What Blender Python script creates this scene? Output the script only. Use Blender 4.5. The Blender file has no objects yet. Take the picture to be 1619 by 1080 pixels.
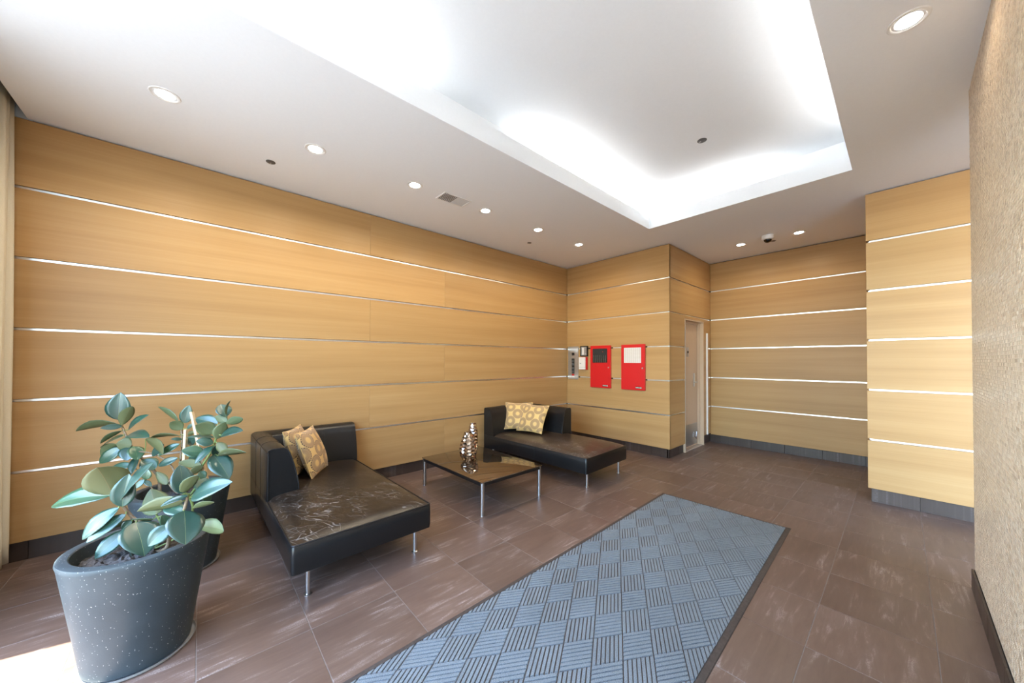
import bpy, bmesh, math, random
import numpy as np
from mathutils import Vector, Matrix
random.seed(7)
S = bpy.context.scene
COL = S.collection
R = math.radians

# ------------------------------------------------------------------ camera
F_PX, CX, CY = 551.4, 809.5, 564.08
YAW, PITCH, ROLL = 0.8405, 0.0114, 0.0021
CAM = Vector((4.0804, 0.0, 1.4))
_f = Vector((-math.sin(YAW), math.cos(YAW), 0)); _r = Vector((math.cos(YAW), math.sin(YAW), 0)); _u = Vector((0, 0, 1))
FWD = _f*math.cos(PITCH) + _u*math.sin(PITCH); _u2 = _u*math.cos(PITCH) - _f*math.sin(PITCH)
RGT = _r*math.cos(ROLL) + _u2*math.sin(ROLL); UPV = _u2*math.cos(ROLL) - _r*math.sin(ROLL)
cd = bpy.data.cameras.new('camera'); cam = bpy.data.objects.new('camera', cd); COL.objects.link(cam)
cd.sensor_width = 36.0; cd.lens = F_PX*36.0/1619.0; cd.shift_y = (CY-540.0)/1619.0; cd.clip_start = 0.02
cam.matrix_world = Matrix((( RGT.x, UPV.x, -FWD.x, CAM.x), (RGT.y, UPV.y, -FWD.y, CAM.y), (RGT.z, UPV.z, -FWD.z, CAM.z), (0, 0, 0, 1)))
S.camera = cam
def at(px, py, depth):                       # point seen at a pixel at a given distance ahead
    return CAM + (FWD + RGT*((px-CX)/F_PX) - UPV*((py-CY)/F_PX))*depth

# ------------------------------------------------------------------ world, sun, daylight, exposure
SUN_DIR = Vector((0.233*0.279, 0.972*0.279, -0.960)).normalized()
W = bpy.data.worlds.new('world'); S.world = W; W.use_nodes = True
nt = W.node_tree; bg = nt.nodes['Background']
sky = nt.nodes.new('ShaderNodeTexSky'); sky.sky_type = 'NISHITA'; sky.sun_disc = False
sky.sun_elevation = math.asin(-SUN_DIR.z); sky.sun_rotation = math.atan2(-SUN_DIR.x, -SUN_DIR.y)
nt.links.new(sky.outputs[0], bg.inputs[0]); bg.inputs[1].default_value = 1.95
sd = bpy.data.lights.new('sun', 'SUN'); sd.energy = 30.0; sd.angle = R(0.53); sd.color = (1.0, 0.95, 0.88)
sun = bpy.data.objects.new('sun', sd); COL.objects.link(sun); sun.location = (1.0, -6.0, 12.0)
sun.rotation_euler = SUN_DIR.to_track_quat('-Z', 'Y').to_euler()
pd = bpy.data.lights.new('daylight_portal', 'AREA'); pd.shape = 'RECTANGLE'; pd.size = 3.2; pd.size_y = 2.95
pd.cycles.is_portal = True
po = bpy.data.objects.new('daylight_portal', pd); COL.objects.link(po); po.location = (2.74, -1.10, 1.49)
po.rotation_euler = Vector((0, 1, 0)).to_track_quat('-Z', 'Z').to_euler()
S.view_settings.view_transform = 'Standard'; S.view_settings.look = 'None'; S.view_settings.gamma = 1.0
S.view_settings.use_curve_mapping = False; S.view_settings.exposure = 0.90
S.cycles.caustics_reflective = False; S.cycles.caustics_refractive = False
S.cycles.max_bounces = 10; S.cycles.diffuse_bounces = 6; S.cycles.glossy_bounces = 4
S.cycles.sample_clamp_indirect = 30.0
DOWN_W, COVE_E, LENS_E = 27.0, 11.5, 14.0

# ------------------------------------------------------------------ measured room (metres)
H = 3.095; YA = 5.005; XB = 1.868; YC = 6.606; XD = 3.848; YD = 5.002; XW = 4.372; YE = 3.563
ZS = [0.136, 0.6195, 1.1159, 1.6136, 2.1088, 2.6039, H]      # panel rows
TX, TXR, TY, TY0 = 1.93, 3.802, 4.284, -0.35                  # ceiling tray opening
LIP = 3.252; HU = 3.46; COVE = 0.20
YF = -1.05                                                    # glazed front
PX, PY = 0.4335, 0.4455                                       # floor tile pitch

# ------------------------------------------------------------------ materials
MATS = {}
def newmat(name):
    m = bpy.data.materials.new(name); m.use_nodes = True; MATS[name] = m
    return m, m.node_tree, m.node_tree.nodes['Principled BSDF']
def plain(name, col, rough=0.5, metal=0.0, **kw):
    m, t, b = newmat(name)
    b.inputs['Base Color'].default_value = (*col, 1); b.inputs['Roughness'].default_value = rough; b.inputs['Metallic'].default_value = metal
    for k, v in kw.items(): b.inputs[k.replace('_', ' ')].default_value = v
    return m
class G:                                                      # tiny node-graph helper
    def __init__(s, t): s.t = t
    def n(s, typ, **kw):
        o = s.t.nodes.new(typ)
        for k, v in kw.items(): setattr(o, k, v)
        return o
    def put(s, sock, v):
        if hasattr(v, 'is_output') or isinstance(v, bpy.types.NodeSocket): s.t.links.new(v, sock)
        else: sock.default_value = v
    def m(s, op, a, b=None, c=None, clamp=False):
        o = s.n('ShaderNodeMath', operation=op); o.use_clamp = clamp
        for i, v in enumerate((a, b, c)):
            if v is not None: s.put(o.inputs[i], v)
        return o.outputs[0]
    def pos(s): return s.n('ShaderNodeNewGeometry').outputs['Position']
    def objc(s): return s.n('ShaderNodeTexCoord').outputs['Object']
    def sep(s, v):
        o = s.n('ShaderNodeSeparateXYZ'); s.put(o.inputs[0], v); return o.outputs
    def xyz(s, x, y, z):
        o = s.n('ShaderNodeCombineXYZ')
        for i, v in enumerate((x, y, z)): s.put(o.inputs[i], v)
        return o.outputs[0]
    def rnd(s): return s.n('ShaderNodeObjectInfo').outputs['Random']
    def noise(s, vec, scale, detail=4, rough=0.55, dist=0.0):
        o = s.n('ShaderNodeTexNoise'); s.put(o.inputs['Vector'], vec)
        o.inputs['Scale'].default_value = scale; o.inputs['Detail'].default_value = detail
        o.inputs['Roughness'].default_value = rough; o.inputs['Distortion'].default_value = dist
        return o.outputs[0]
    def ramp(s, fac, stops, interp='LINEAR'):
        o = s.n('ShaderNodeValToRGB'); s.put(o.inputs[0], fac); cr = o.color_ramp; cr.interpolation = interp
        while len(cr.elements) > 1: cr.elements.remove(cr.elements[-1])
        for i, (p, c) in enumerate(stops):
            e = cr.elements[0] if i == 0 else cr.elements.new(p)
            e.position = p; e.color = (*c, 1) if len(c) == 3 else c
        return o.outputs[0]
    def mix(s, fac, a, b, blend='MIX'):
        o = s.n('ShaderNodeMix', data_type='RGBA', blend_type=blend)
        s.put(o.inputs[0], fac); s.put(o.inputs[6], a if not isinstance(a, tuple) else (*a, 1)); s.put(o.inputs[7], b if not isinstance(b, tuple) else (*b, 1))
        return o.outputs[2]
    def rng(s, v, a, b, c=0.0, d=1.0):
        o = s.n('ShaderNodeMapRange'); s.put(o.inputs[0], v)
        for i, q in enumerate((a, b, c, d)): o.inputs[i+1].default_value = q
        return o.outputs[0]
    def bump(s, bsdf, h, strength=0.3, dist=0.01):
        o = s.n('ShaderNodeBump'); o.inputs['Strength'].default_value = strength; o.inputs['Distance'].default_value = dist
        s.put(o.inputs['Height'], h); s.t.links.new(o.outputs[0], bsdf.inputs['Normal'])

def wood_mat():
    m, t, b = newmat('quartered_maple'); g = G(t)
    x, y, z = g.sep(g.pos()); u = g.m('ADD', x, y); r = g.rnd()
    o = g.m('MULTIPLY', r, 37.0)
    band = g.noise(g.xyz(g.m('MULTIPLY', u, 0.35), g.m('MULTIPLY_ADD', z, 11.0, o), o), 1.0, 3, 0.55)
    fine = g.noise(g.xyz(g.m('MULTIPLY', u, 1.3), g.m('MULTIPLY_ADD', z, 90.0, o), o), 1.0, 4, 0.6)
    f = g.m('ADD', g.m('MULTIPLY', band, 0.72), g.m('MULTIPLY', fine, 0.28))
    c = g.ramp(f, [(0.28, (0.372, 0.210, 0.080)), (0.5, (0.430, 0.255, 0.103)), (0.72, (0.475, 0.298, 0.130))])
    tone = g.rng(r, 0, 1, 0.93, 1.05)
    c = g.mix(1.0, c, g.xyz(tone, tone, tone), 'MULTIPLY')
    g.put(b.inputs['Base Color'], c); b.inputs['Roughness'].default_value = 0.42
    b.inputs['Specular IOR Level'].default_value = 0.35
    g.bump(b, fine, 0.05, 0.002)
def tile_mat(name, dark=1.0, rough=0.34):
    m, t, b = newmat(name); g = G(t)
    x, y, z = g.sep(g.pos()); r = g.rnd(); o = g.m('MULTIPLY', r, 61.0)
    st = g.noise(g.xyz(g.m('MULTIPLY_ADD', x, 26.0, o), g.m('MULTIPLY_ADD', y, 3.2, o), o), 1.0, 6, 0.68, 0.6)
    cl = g.noise(g.xyz(g.m('MULTIPLY_ADD', x, 3.5, o), g.m('MULTIPLY_ADD', y, 2.0, o), z), 1.0, 4, 0.6)
    pit = g.noise(g.xyz(x, y, z), 190.0, 2, 0.6)
    c = g.ramp(g.m('ADD', g.m('MULTIPLY', st, 0.5), g.m('MULTIPLY', cl, 0.5)),
               [(0.36, (0.106*dark, 0.067*dark, 0.052*dark)), (0.52, (0.134*dark, 0.088*dark, 0.069*dark)), (0.68, (0.180*dark, 0.127*dark, 0.107*dark))])
    k = g.m('MULTIPLY', g.rng(st, 0.54, 0.66), g.rng(cl, 0.46, 0.60))
    k = g.m('MULTIPLY', k, g.rng(pit, 0.42, 0.55))
    c = g.mix(g.m('MULTIPLY', k, 0.75), c, (0.40*dark, 0.35*dark, 0.33*dark))
    tone = g.rng(r, 0, 1, 0.91, 1.08)
    c = g.mix(1.0, c, g.xyz(tone, tone, tone), 'MULTIPLY')
    g.put(b.inputs['Base Color'], c); g.put(b.inputs['Roughness'], g.rng(cl, 0.3, 0.7, rough-0.05, rough+0.12))
    g.bump(b, st, 0.06, 0.002)
def leather_mat(name, worn):
    m, t, b = newmat(name); g = G(t); p = g.objc(); x, y, z = g.sep(p)
    grain = g.noise(p, 260.0, 3, 0.6); big = g.noise(p, 2.6, 4, 0.6)
    wr = g.noise(g.xyz(g.m('MULTIPLY', x, 7.0), g.m('MULTIPLY', y, 26.0), z), 1.0, 3, 0.5, 0.8)
    if worn > 0:
        c = g.ramp(big, [(0.22, (0.010, 0.008, 0.007)), (0.5, (0.018*worn, 0.0125*worn, 0.009*worn)), (0.8, (0.036*worn, 0.024*worn, 0.017*worn))])
        a = g.noise(g.xyz(g.m('ADD', x, g.m('MULTIPLY', y, 0.6)), g.m('MULTIPLY', g.m('SUBTRACT', y, g.m('MULTIPLY', x, 0.6)), 3.2), z), 4.6, 1, 0.4, 0.9)
        ln = g.m('SUBTRACT', 1.0, g.rng(g.m('ABSOLUTE', g.m('SUBTRACT', a, 0.5)), 0.004, 0.014))
        a2 = g.noise(g.xyz(g.m('MULTIPLY', x, 2.6), g.m('ADD', y, 4.0), z), 3.6, 1, 0.3, 1.2)
        l2 = g.m('SUBTRACT', 1.0, g.rng(g.m('ABSOLUTE', g.m('SUBTRACT', a2, 0.52)), 0.003, 0.010))
        msk = g.m('MULTIPLY', g.rng(x, 0.60, 1.15), g.rng(g.noise(p, 2.6, 1), 0.44, 0.56))
        sc = g.m('MULTIPLY', g.m('MAXIMUM', ln, g.m('MULTIPLY', l2, 0.7)), msk, clamp=True)
        c = g.mix(g.m('MULTIPLY', sc, 0.6), c, (0.30, 0.29, 0.28))
    else:
        c = g.ramp(big, [(0.2, (0.007, 0.0075, 0.0085)), (0.8, (0.010, 0.010, 0.0105))])
    g.put(b.inputs['Base Color'], c); g.put(b.inputs['Roughness'], g.rng(big, 0.2, 0.8, 0.27, 0.33))
    b.inputs['Specular IOR Level'].default_value = 0.42
    g.bump(b, g.m('ADD', g.m('MULTIPLY', grain, 0.15), g.m('MULTIPLY', wr, 0.8)) if worn > 0 else g.m('MULTIPLY', grain, 0.15), 0.3 if worn > 0 else 0.12, 0.006)
def cushion_mat(name, dots):
    m, t, b = newmat(name); g = G(t)
    uv = g.n('ShaderNodeTexCoord').outputs['UV']; x, y, _ = g.sep(uv)
    u = g.m('MULTIPLY', g.m('SUBTRACT', x, 0.47), 2.72*0.7071); v = g.m('MULTIPLY', g.m('SUBTRACT', y, 0.52), 2.72*0.7071)
    a = g.m('ADD', u, v); c2 = g.m('SUBTRACT', u, v)
    fa = g.m('SUBTRACT', g.m('FRACT', g.m('ADD', a, 10.5)), 0.5); fb = g.m('SUBTRACT', g.m('FRACT', g.m('ADD', c2, 10.5)), 0.5)
    d = g.m('SQRT', g.m('ADD', g.m('MULTIPLY', fa, fa), g.m('MULTIPLY', fb, fb)))
    gold, taupe, tan_, dk = (0.64, 0.43, 0.155), (0.36, 0.230, 0.105), (0.47, 0.31, 0.130), (0.315, 0.195, 0.085)
    c = g.ramp(d, [(0.0, gold), (0.175, tan_), (0.215, taupe), (0.30, dk), (0.33, taupe), (0.40, dk), (0.42, taupe), (0.485, gold)], 'CONSTANT')
    if dots:
        ang = g.m('ARCTAN2', fb, fa)
        k = g.m('MULTIPLY', g.m('GREATER_THAN', g.m('SINE', g.m('MULTIPLY', ang, 22.0)), 0.1), g.m('MULTIPLY', g.m('GREATER_THAN', d, 0.44), g.m('LESS_THAN', d, 0.485)))
        c = g.mix(k, c, (0.05, 0.03, 0.02))
    g.put(b.inputs['Base Color'], c); b.inputs['Roughness'].default_value = 0.75; b.inputs['Sheen Weight'].default_value = 0.25
    g.bump(b, g.noise(g.objc(), 420.0, 2), 0.25, 0.002)
def pot_mat():
    m, t, b = newmat('speckled_charcoal_resin'); g = G(t); p = g.objc()
    vo = g.n('ShaderNodeTexVoronoi'); g.put(vo.inputs['Vector'], p); vo.inputs['Scale'].default_value = 105.0
    spot = g.m('LESS_THAN', vo.outputs['Distance'], 0.17)
    sel = g.m('GREATER_THAN', g.sep(vo.outputs['Color'])[0], 0.72)
    bb = g.noise(p, 5.0, 3)
    c = g.ramp(bb, [(0.3, (0.025, 0.037, 0.045)), (0.7, (0.040, 0.056, 0.066))])
    c = g.mix(g.m('MULTIPLY', g.m('MULTIPLY', spot, sel), 0.7), c, (0.55, 0.55, 0.53))
    g.put(b.inputs['Base Color'], c); b.inputs['Roughness'].default_value = 0.46; b.inputs['Specular IOR Level'].default_value = 0.6
    g.bump(b, g.noise(p, 160.0, 2), 0.15, 0.002)
def rug_mat():
    m, t, b = newmat('blue_grey_carpet'); g = G(t); p = g.pos()
    f = g.noise(p, 330.0, 3, 0.7); q = g.noise(p, 2.0, 3, 0.6)
    c = g.ramp(f, [(0.32, (0.105, 0.132, 0.155)), (0.5, (0.225, 0.262, 0.295)), (0.68, (0.38, 0.42, 0.45))])
    tn = g.rng(q, 0.3, 0.7, 0.88, 1.08); c = g.mix(1.0, c, g.xyz(tn, tn, tn), 'MULTIPLY')
    g.put(b.inputs['Base Color'], c); b.inputs['Roughness'].default_value = 0.95; b.inputs['Specular IOR Level'].default_value = 0.1
    g.bump(b, f, 0.9, 0.006)
def leaf_mats():
    m, t, b = newmat('leaf_top'); g = G(t); r = g.rnd(); p = g.objc()
    q = g.noise(p, 6.0, 2); vein = g.noise(g.xyz(g.m('MULTIPLY', g.sep(p)[0], 1.0), g.m('MULTIPLY', g.sep(p)[1], 1.0), 0.0), 60.0, 2)
    c = g.ramp(g.m('ADD', g.m('MULTIPLY', r, 0.6), g.m('MULTIPLY', q, 0.4)), [(0.2, (0.016, 0.055, 0.040)), (0.6, (0.026, 0.082, 0.055)), (0.9, (0.060, 0.130, 0.045))])
    g.put(b.inputs['Base Color'], c); b.inputs['Roughness'].default_value = 0.32; b.inputs['Specular IOR Level'].default_value = 0.75
    b.inputs['Coat Weight'].default_value = 0.5; b.inputs['Coat Roughness'].default_value = 0.3; b.inputs['Coat Tint'].default_value = (0.85, 0.97, 1.0, 1)
    g.bump(b, vein, 0.12, 0.003)
    m, t, b = newmat('leaf_under'); g = G(t); r = g.rnd()
    c = g.ramp(r, [(0.0, (0.075, 0.105, 0.045)), (0.5, (0.125, 0.150, 0.065)), (1.0, (0.10, 0.10, 0.035))])
    g.put(b.inputs['Base Color'], c); b.inputs['Roughness'].default_value = 0.5
    plain('leaf_midrib', (0.42, 0.46, 0.16), 0.45); plain('leaf_midrib_under', (0.33, 0.16, 0.08), 0.5)
def simple_noise_mat(name, c0, c1, scale, rough, bump=0.2, metal=0.0):
    m, t, b = newmat(name); g = G(t); n = g.noise(g.objc(), scale, 4, 0.65)
    g.put(b.inputs['Base Color'], g.ramp(n, [(0.35, c0), (0.65, c1)])); b.inputs['Roughness'].default_value = rough; b.inputs['Metallic'].default_value = metal
    g.bump(b, n, bump, 0.006)
def mosaic_mat():
    m, t, b = newmat('cream_mosaic_glaze'); a = t.nodes.new('ShaderNodeAttribute'); a.attribute_name = 'tile_colour'
    t.links.new(a.outputs['Color'], b.inputs['Base Color']); b.inputs['Roughness'].default_value = 0.33; b.inputs['Specular IOR Level'].default_value = 0.4
def glass_mat():
    m = bpy.data.materials.new('window_glass'); m.use_nodes = True; MATS['window_glass'] = m; t = m.node_tree
    t.nodes.remove(t.nodes['Principled BSDF']); out = t.nodes['Material Output']
    tr = t.nodes.new('ShaderNodeBsdfTransparent'); tr.inputs[0].default_value = (0.93, 0.96, 0.95, 1)
    gl = t.nodes.new('ShaderNodeBsdfGlossy'); gl.inputs['Roughness'].default_value = 0.02
    mx = t.nodes.new('ShaderNodeMixShader'); mx.inputs[0].default_value = 0.06
    t.links.new(tr.outputs[0], mx.inputs[1]); t.links.new(gl.outputs[0], mx.inputs[2]); t.links.new(mx.outputs[0], out.inputs[0])
def emit_mat(name, col, st):
    m, t, b = newmat(name); b.inputs['Base Color'].default_value = (0.8, 0.8, 0.8, 1)
    b.inputs['Emission Color'].default_value = (*col, 1); b.inputs['Emission Strength'].default_value = st
wood_mat(); tile_mat('porcelain_tile'); tile_mat('porcelain_base', 0.36, 0.4)
leather_mat('leather_body', 0); leather_mat('leather_worn', 1.0); leather_mat('leather_worn_brown', 2.3)
cushion_mat('cushion_circles', False); cushion_mat('cushion_circles_dotted', True)
pot_mat(); rug_mat(); leaf_mats(); mosaic_mat(); glass_mat()
simple_noise_mat('soil', (0.010, 0.009, 0.009), (0.085, 0.075, 0.072), 60.0, 0.7, 0.9)
simple_noise_mat('bark', (0.16, 0.11, 0.07), (0.30, 0.22, 0.14), 40.0, 0.7)
simple_noise_mat('stake_wood', (0.60, 0.42, 0.24), (0.72, 0.55, 0.34), 22.0, 0.6)
simple_noise_mat('curtain_cloth', (0.62, 0.57, 0.44), (0.68, 0.63, 0.50), 300.0, 0.9)
simple_noise_mat('steel', (0.60, 0.60, 0.61), (0.66, 0.66, 0.67), 90.0, 0.28, 0.02, 1.0)
simple_noise_mat('strip_aluminium', (0.80, 0.80, 0.81), (0.86, 0.86, 0.87), 40.0, 0.30, 0.02, 1.0)
simple_noise_mat('grout', (0.18, 0.16, 0.148), (0.24, 0.215, 0.198), 60.0, 0.9)
simple_noise_mat('rubber', (0.040, 0.034, 0.032), (0.062, 0.053, 0.050), 60.0, 0.55)
simple_noise_mat('pavement', (0.17, 0.17, 0.17), (0.23, 0.23, 0.23), 3.0, 0.9)
simple_noise_mat('red_enamel', (0.56, 0.006, 0.008), (0.60, 0.008, 0.010), 300.0, 0.42, 0.05)
simple_noise_mat('ceiling_paint', (0.835, 0.86, 0.885), (0.85, 0.875, 0.90), 60.0, 0.85, 0.03)
simple_noise_mat('mosaic_grout', (0.68, 0.58, 0.47), (0.73, 0.64, 0.53), 60.0, 0.9)
plain('dark_gap', (0.020, 0.014, 0.010), 0.9); plain('wall_core', (0.30, 0.28, 0.26), 0.9); plain('pocket_paint', (0.55, 0.60, 0.62), 0.8)
plain('white_plastic', (0.78, 0.78, 0.77), 0.45); plain('black_plastic', (0.014, 0.014, 0.015), 0.25)
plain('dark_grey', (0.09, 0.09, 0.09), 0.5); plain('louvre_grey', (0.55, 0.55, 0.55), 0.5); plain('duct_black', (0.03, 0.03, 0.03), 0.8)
plain('door_paint', (0.50, 0.355, 0.235), 0.5); plain('frame_paint', (0.54, 0.40, 0.275), 0.45)
plain('threshold_stone', (0.42, 0.34, 0.27), 0.6); plain('brushed_kick', (0.45, 0.43, 0.41), 0.38, 0.9)
plain('smoked_mirror_glass', (0.020, 0.015, 0.011), 0.015, 0.0, IOR=3.0); MATS['smoked_mirror_glass'].node_tree.nodes['Principled BSDF'].inputs['Specular Tint'].default_value = (1.0, 0.86, 0.70, 1)
plain('black_enamel', (0.008, 0.007, 0.007), 0.3)
plain('hammered_bronze_chrome', (0.46, 0.37, 0.30), 0.09, 1.0)
plain('dome_black', (0.004, 0.004, 0.005), 0.06); plain('clear_saucer', (0.34, 0.33, 0.32), 0.18)
plain('panel_white', (0.74, 0.70, 0.66), 0.5); plain('panel_red_lamp', (0.5, 0.02, 0.015), 0.4); plain('panel_key', (0.10, 0.095, 0.075), 0.5)
plain('grid_line', (0.46, 0.38, 0.33), 0.5); plain('mullion', (0.06, 0.06, 0.065), 0.4, 0.6); plain('piping_black', (0.010, 0.010, 0.011), 0.42)
plain('stem_green', (0.20, 0.26, 0.08), 0.5); plain('sheath_brown', (0.42, 0.20, 0.06), 0.5)
emit_mat('lamp_lens', (1.0, 0.97, 0.92), LENS_E); emit_mat('cove_tube', (1.0, 0.965, 0.91), COVE_E)

# ------------------------------------------------------------------ object helpers
def link(name, me, mat, parent=None, loc=(0, 0, 0)):
    o = bpy.data.objects.new(name, me); COL.objects.link(o); o.location = loc
    if parent is not None: o.parent = parent
    mats = mat if isinstance(mat, (list, tuple)) else [mat]
    if not me.materials:
        for q in mats: me.materials.append(MATS[q])
    return o
def tag(o, label, cat=None, group=None, kind=None):
    o['label'] = label
    if cat: o['category'] = cat
    if group: o['group'] = group
    if kind: o['kind'] = kind
    return o
def thing(name, label, cat, loc=(0, 0, 0), rz=0.0, group=None):
    o = bpy.data.objects.new(name, None); COL.objects.link(o); o.location = loc; o.rotation_euler = (0, 0, rz); o.empty_display_size = 0.1
    return tag(o, label, cat, group)
def struct(o, label, cat): return tag(o, label, cat, kind='structure')
def pymesh(name, v, f, smooth=False, sharp=None):
    me = bpy.data.meshes.new(name); me.from_pydata([tuple(q) for q in v], [], f); me.update()
    if smooth:
        me.polygons.foreach_set('use_smooth', [True]*len(me.polygons))
        if sharp: me.set_sharp_from_angle(angle=R(sharp))
    return me
def bm_mesh(name, bm, smooth=False, sharp=None, recalc=True):
    if recalc: bmesh.ops.recalc_face_normals(bm, faces=bm.faces)
    me = bpy.data.meshes.new(name); bm.to_mesh(me); bm.free()
    if smooth:
        me.polygons.foreach_set('use_smooth', [True]*len(me.polygons))
        if sharp: me.set_sharp_from_angle(angle=R(sharp))
    return me
def bm_box(bm, x0, x1, y0, y1, z0, z1):
    v = [bm.verts.new(p) for p in ((x0, y0, z0), (x1, y0, z0), (x1, y1, z0), (x0, y1, z0), (x0, y0, z1), (x1, y0, z1), (x1, y1, z1), (x0, y1, z1))]
    for f in ((0, 3, 2, 1), (4, 5, 6, 7), (0, 1, 5, 4), (1, 2, 6, 5), (2, 3, 7, 6), (3, 0, 4, 7)): bm.faces.new([v[i] for i in f])
    return v
BOXC = {}
def box(name, x0, x1, y0, y1, z0, z1, mat, parent=None, bev=0.0, seg=1):
    s = (round(x1-x0, 5), round(y1-y0, 5), round(z1-z0, 5)); key = (s, mat, bev, seg)
    me = BOXC.get(key)
    if me is None:
        bm = bmesh.new(); bm_box(bm, -s[0]/2, s[0]/2, -s[1]/2, s[1]/2, -s[2]/2, s[2]/2)
        if bev > 0: bmesh.ops.bevel(bm, geom=list(bm.edges), offset=bev, segments=seg, affect='EDGES', profile=0.5)
        me = bm_mesh(name, bm, seg > 1, 50); BOXC[key] = me
    return link(name, me, mat, parent, ((x0+x1)/2, (y0+y1)/2, (z0+z1)/2))
def boxes(name, lst, mat, parent=None):
    bm = bmesh.new()
    for b in lst: bm_box(bm, *b)
    return link(name, bm_mesh(name, bm), mat, parent)
def lathe(prof, n=32, cap=True):
    v = []; f = []
    for r, z in prof:
        for k in range(n):
            a = 2*math.pi*k/n; v.append((r*math.cos(a), r*math.sin(a), z))
    for i in range(len(prof)-1):
        for k in range(n): f.append((i*n+k, i*n+(k+1) % n, (i+1)*n+(k+1) % n, (i+1)*n+k))
    if cap: f.append(tuple(range(n))[::-1]); f.append(tuple((len(prof)-1)*n+k for k in range(n)))
    return v, f
def lathe_obj(name, prof, mat, parent=None, loc=(0, 0, 0), n=32, sharp=35, cap=True, rot=None):
    v, f = lathe(prof, n, cap); bm = bmesh.new(); vs = [bm.verts.new(p) for p in v]
    for q in f: bm.faces.new([vs[i] for i in q])
    o = link(name, bm_mesh(name, bm, True, sharp), mat, parent, loc)
    if rot: o.rotation_euler = rot
    return o
def tube(pts, rad, n=8, closed=False):
    pts = [Vector(p) for p in pts]; m = len(pts); v = []; f = []
    rads = rad if isinstance(rad, (list, tuple)) else [rad]*m
    ref = Vector((0, 0, 1))
    for i, p in enumerate(pts):
        a = pts[i-1] if (i > 0 or closed) else p; b = pts[(i+1) % m] if (i < m-1 or closed) else p
        t = (b-a).normalized(); s = t.cross(ref)
        if s.length < 0.1: s = t.cross(Vector((1, 0, 0)))
        s.normalize(); w = s.cross(t)
        for k in range(n):
            an = 2*math.pi*k/n; v.append(p + (s*math.cos(an) + w*math.sin(an))*rads[i])
    for i in range(m if closed else m-1):
        j = (i+1) % m
        for k in range(n): f.append((i*n+k, i*n+(k+1) % n, j*n+(k+1) % n, j*n+k))
    if not closed: f.append(tuple(range(n))[::-1]); f.append(tuple((m-1)*n+k for k in range(n)))
    return v, f
def tube_obj(name, pts, rad, mat, parent=None, n=8, closed=False):
    v, f = tube(pts, rad, n, closed); bm = bmesh.new(); vs = [bm.verts.new(p) for p in v]
    for q in f: bm.faces.new([vs[i] for i in q])
    return link(name, bm_mesh(name, bm, True, 50), mat, parent)

# ------------------------------------------------------------------ floor: slab of grout with a tile object for each tile
fl = boxes('floor', [(-0.3, 6.8, YF-0.15, 6.9, -0.16, -0.0015)], 'grout')
struct(fl, 'grid of square brown-grey porcelain tiles covering the lobby floor', 'floor')
X0T, xl = 2.02, []
for i in range(-5, 11):
    for j in range(-3, 16):
        x0, x1 = max(X0T+PX*i, -0.028)+0.0014, min(X0T+PX*(i+1), 6.60)-0.0014
        y0, y1 = max(PY*j, YF)+0.0014, min(PY*(j+1), YC+0.02)-0.0014
        if x1-x0 < 0.02 or y1-y0 < 0.02: continue
        if x1 < XB-0.2 and y0 > YA+0.02: continue
        if x0 > XD+0.03 and y0 > YD+0.03: continue
        if x0 > XW+0.03 and y1 < YE-0.03: continue
        box('tile', x0, x1, y0, y1, -0.012, 0.0, 'porcelain_tile', fl, 0.0012)
# pavement outside the glazed front
struct(boxes('ground_outside', [(-16, 20, -26, YF-0.16, -0.30, -0.04)], 'pavement'), 'pale concrete pavement outside the glazed front', 'pavement')

# ------------------------------------------------------------------ walls with separate wood panels and aluminium reveal strips
GAP = 0.010; TH = 0.034
def wall(name, core, label):
    o = boxes(name, core, 'dark_gap'); struct(o, label, 'wall'); return o
def slab(parent, axis, face, sgn, u0, u1, z0, z1, mat='quartered_maple', th=TH, name='panel', bev=0.0012, back=0.0):
    a, b = (face-back*sgn, face-(back+th)*sgn); a, b = min(a, b), max(a, b)
    if axis == 'x': return box(name, a, b, u0, u1, z0, z1, mat, parent, bev)
    return box(name, u0, u1, a, b, z0, z1, mat, parent, bev)
def strip(parent, axis, face, sgn, u0, u1, z):
    return slab(parent, axis, face, sgn, u0, u1, z-GAP+0.001, z+GAP-0.001, 'strip_aluminium', 0.020, 'metal_strip', 0.0015, 0.011)
def rows(i): return ZS[i] + (GAP if i > 0 else 0.0), ZS[i+1] - (GAP if i < 5 else 0.012)

wl = wall('wall_left', [(-0.30, -TH-0.001, YF-0.10, YA+0.05, -0.003, 3.56)], 'long wood-panelled wall behind the sofas and the potted plants')
boxes('upper_paint', [(-TH-0.002, -0.004, YF, -0.892, 3.086, 3.40)], 'pocket_paint', wl)
for i in range(6):
    z0, z1 = rows(i); cuts = [-1.04, 1.457, YA] if i % 2 == 1 else [-1.04, 2.442, YA]
    for a, b in zip(cuts[:-1], cuts[1:]): slab(wl, 'x', 0.0, 1, a+0.0006, b-0.0006, z0, z1)
    if i > 0: strip(wl, 'x', 0.0, 1, -1.03, YA-0.002, ZS[i])

wr = wall('wall_rear', [(-0.30, XB-TH-0.001, YA+TH+0.001, YA+0.30, -0.003, 3.56)], 'wood-panelled wall carrying the two red alarm cabinets')
for i in range(6): slab(wr, 'y', YA, -1, 0.001, XB, *rows(i))
for k in (1, 2, 5): pass
for z in (ZS[1], ZS[4], ZS[5]): strip(wr, 'y', YA, -1, 0.004, XB-0.006, z)
for z, segs in ((ZS[3], [(0.004, 0.03), (0.268, 0.325), (0.945, 1.105), (1.53, XB-0.006)]), (ZS[2], [(0.004, 0.03), (0.285, 0.52), (0.945, 1.105), (1.53, XB-0.006)])):
    for a, b in segs: strip(wr, 'y', YA, -1, a, b, z)

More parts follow.
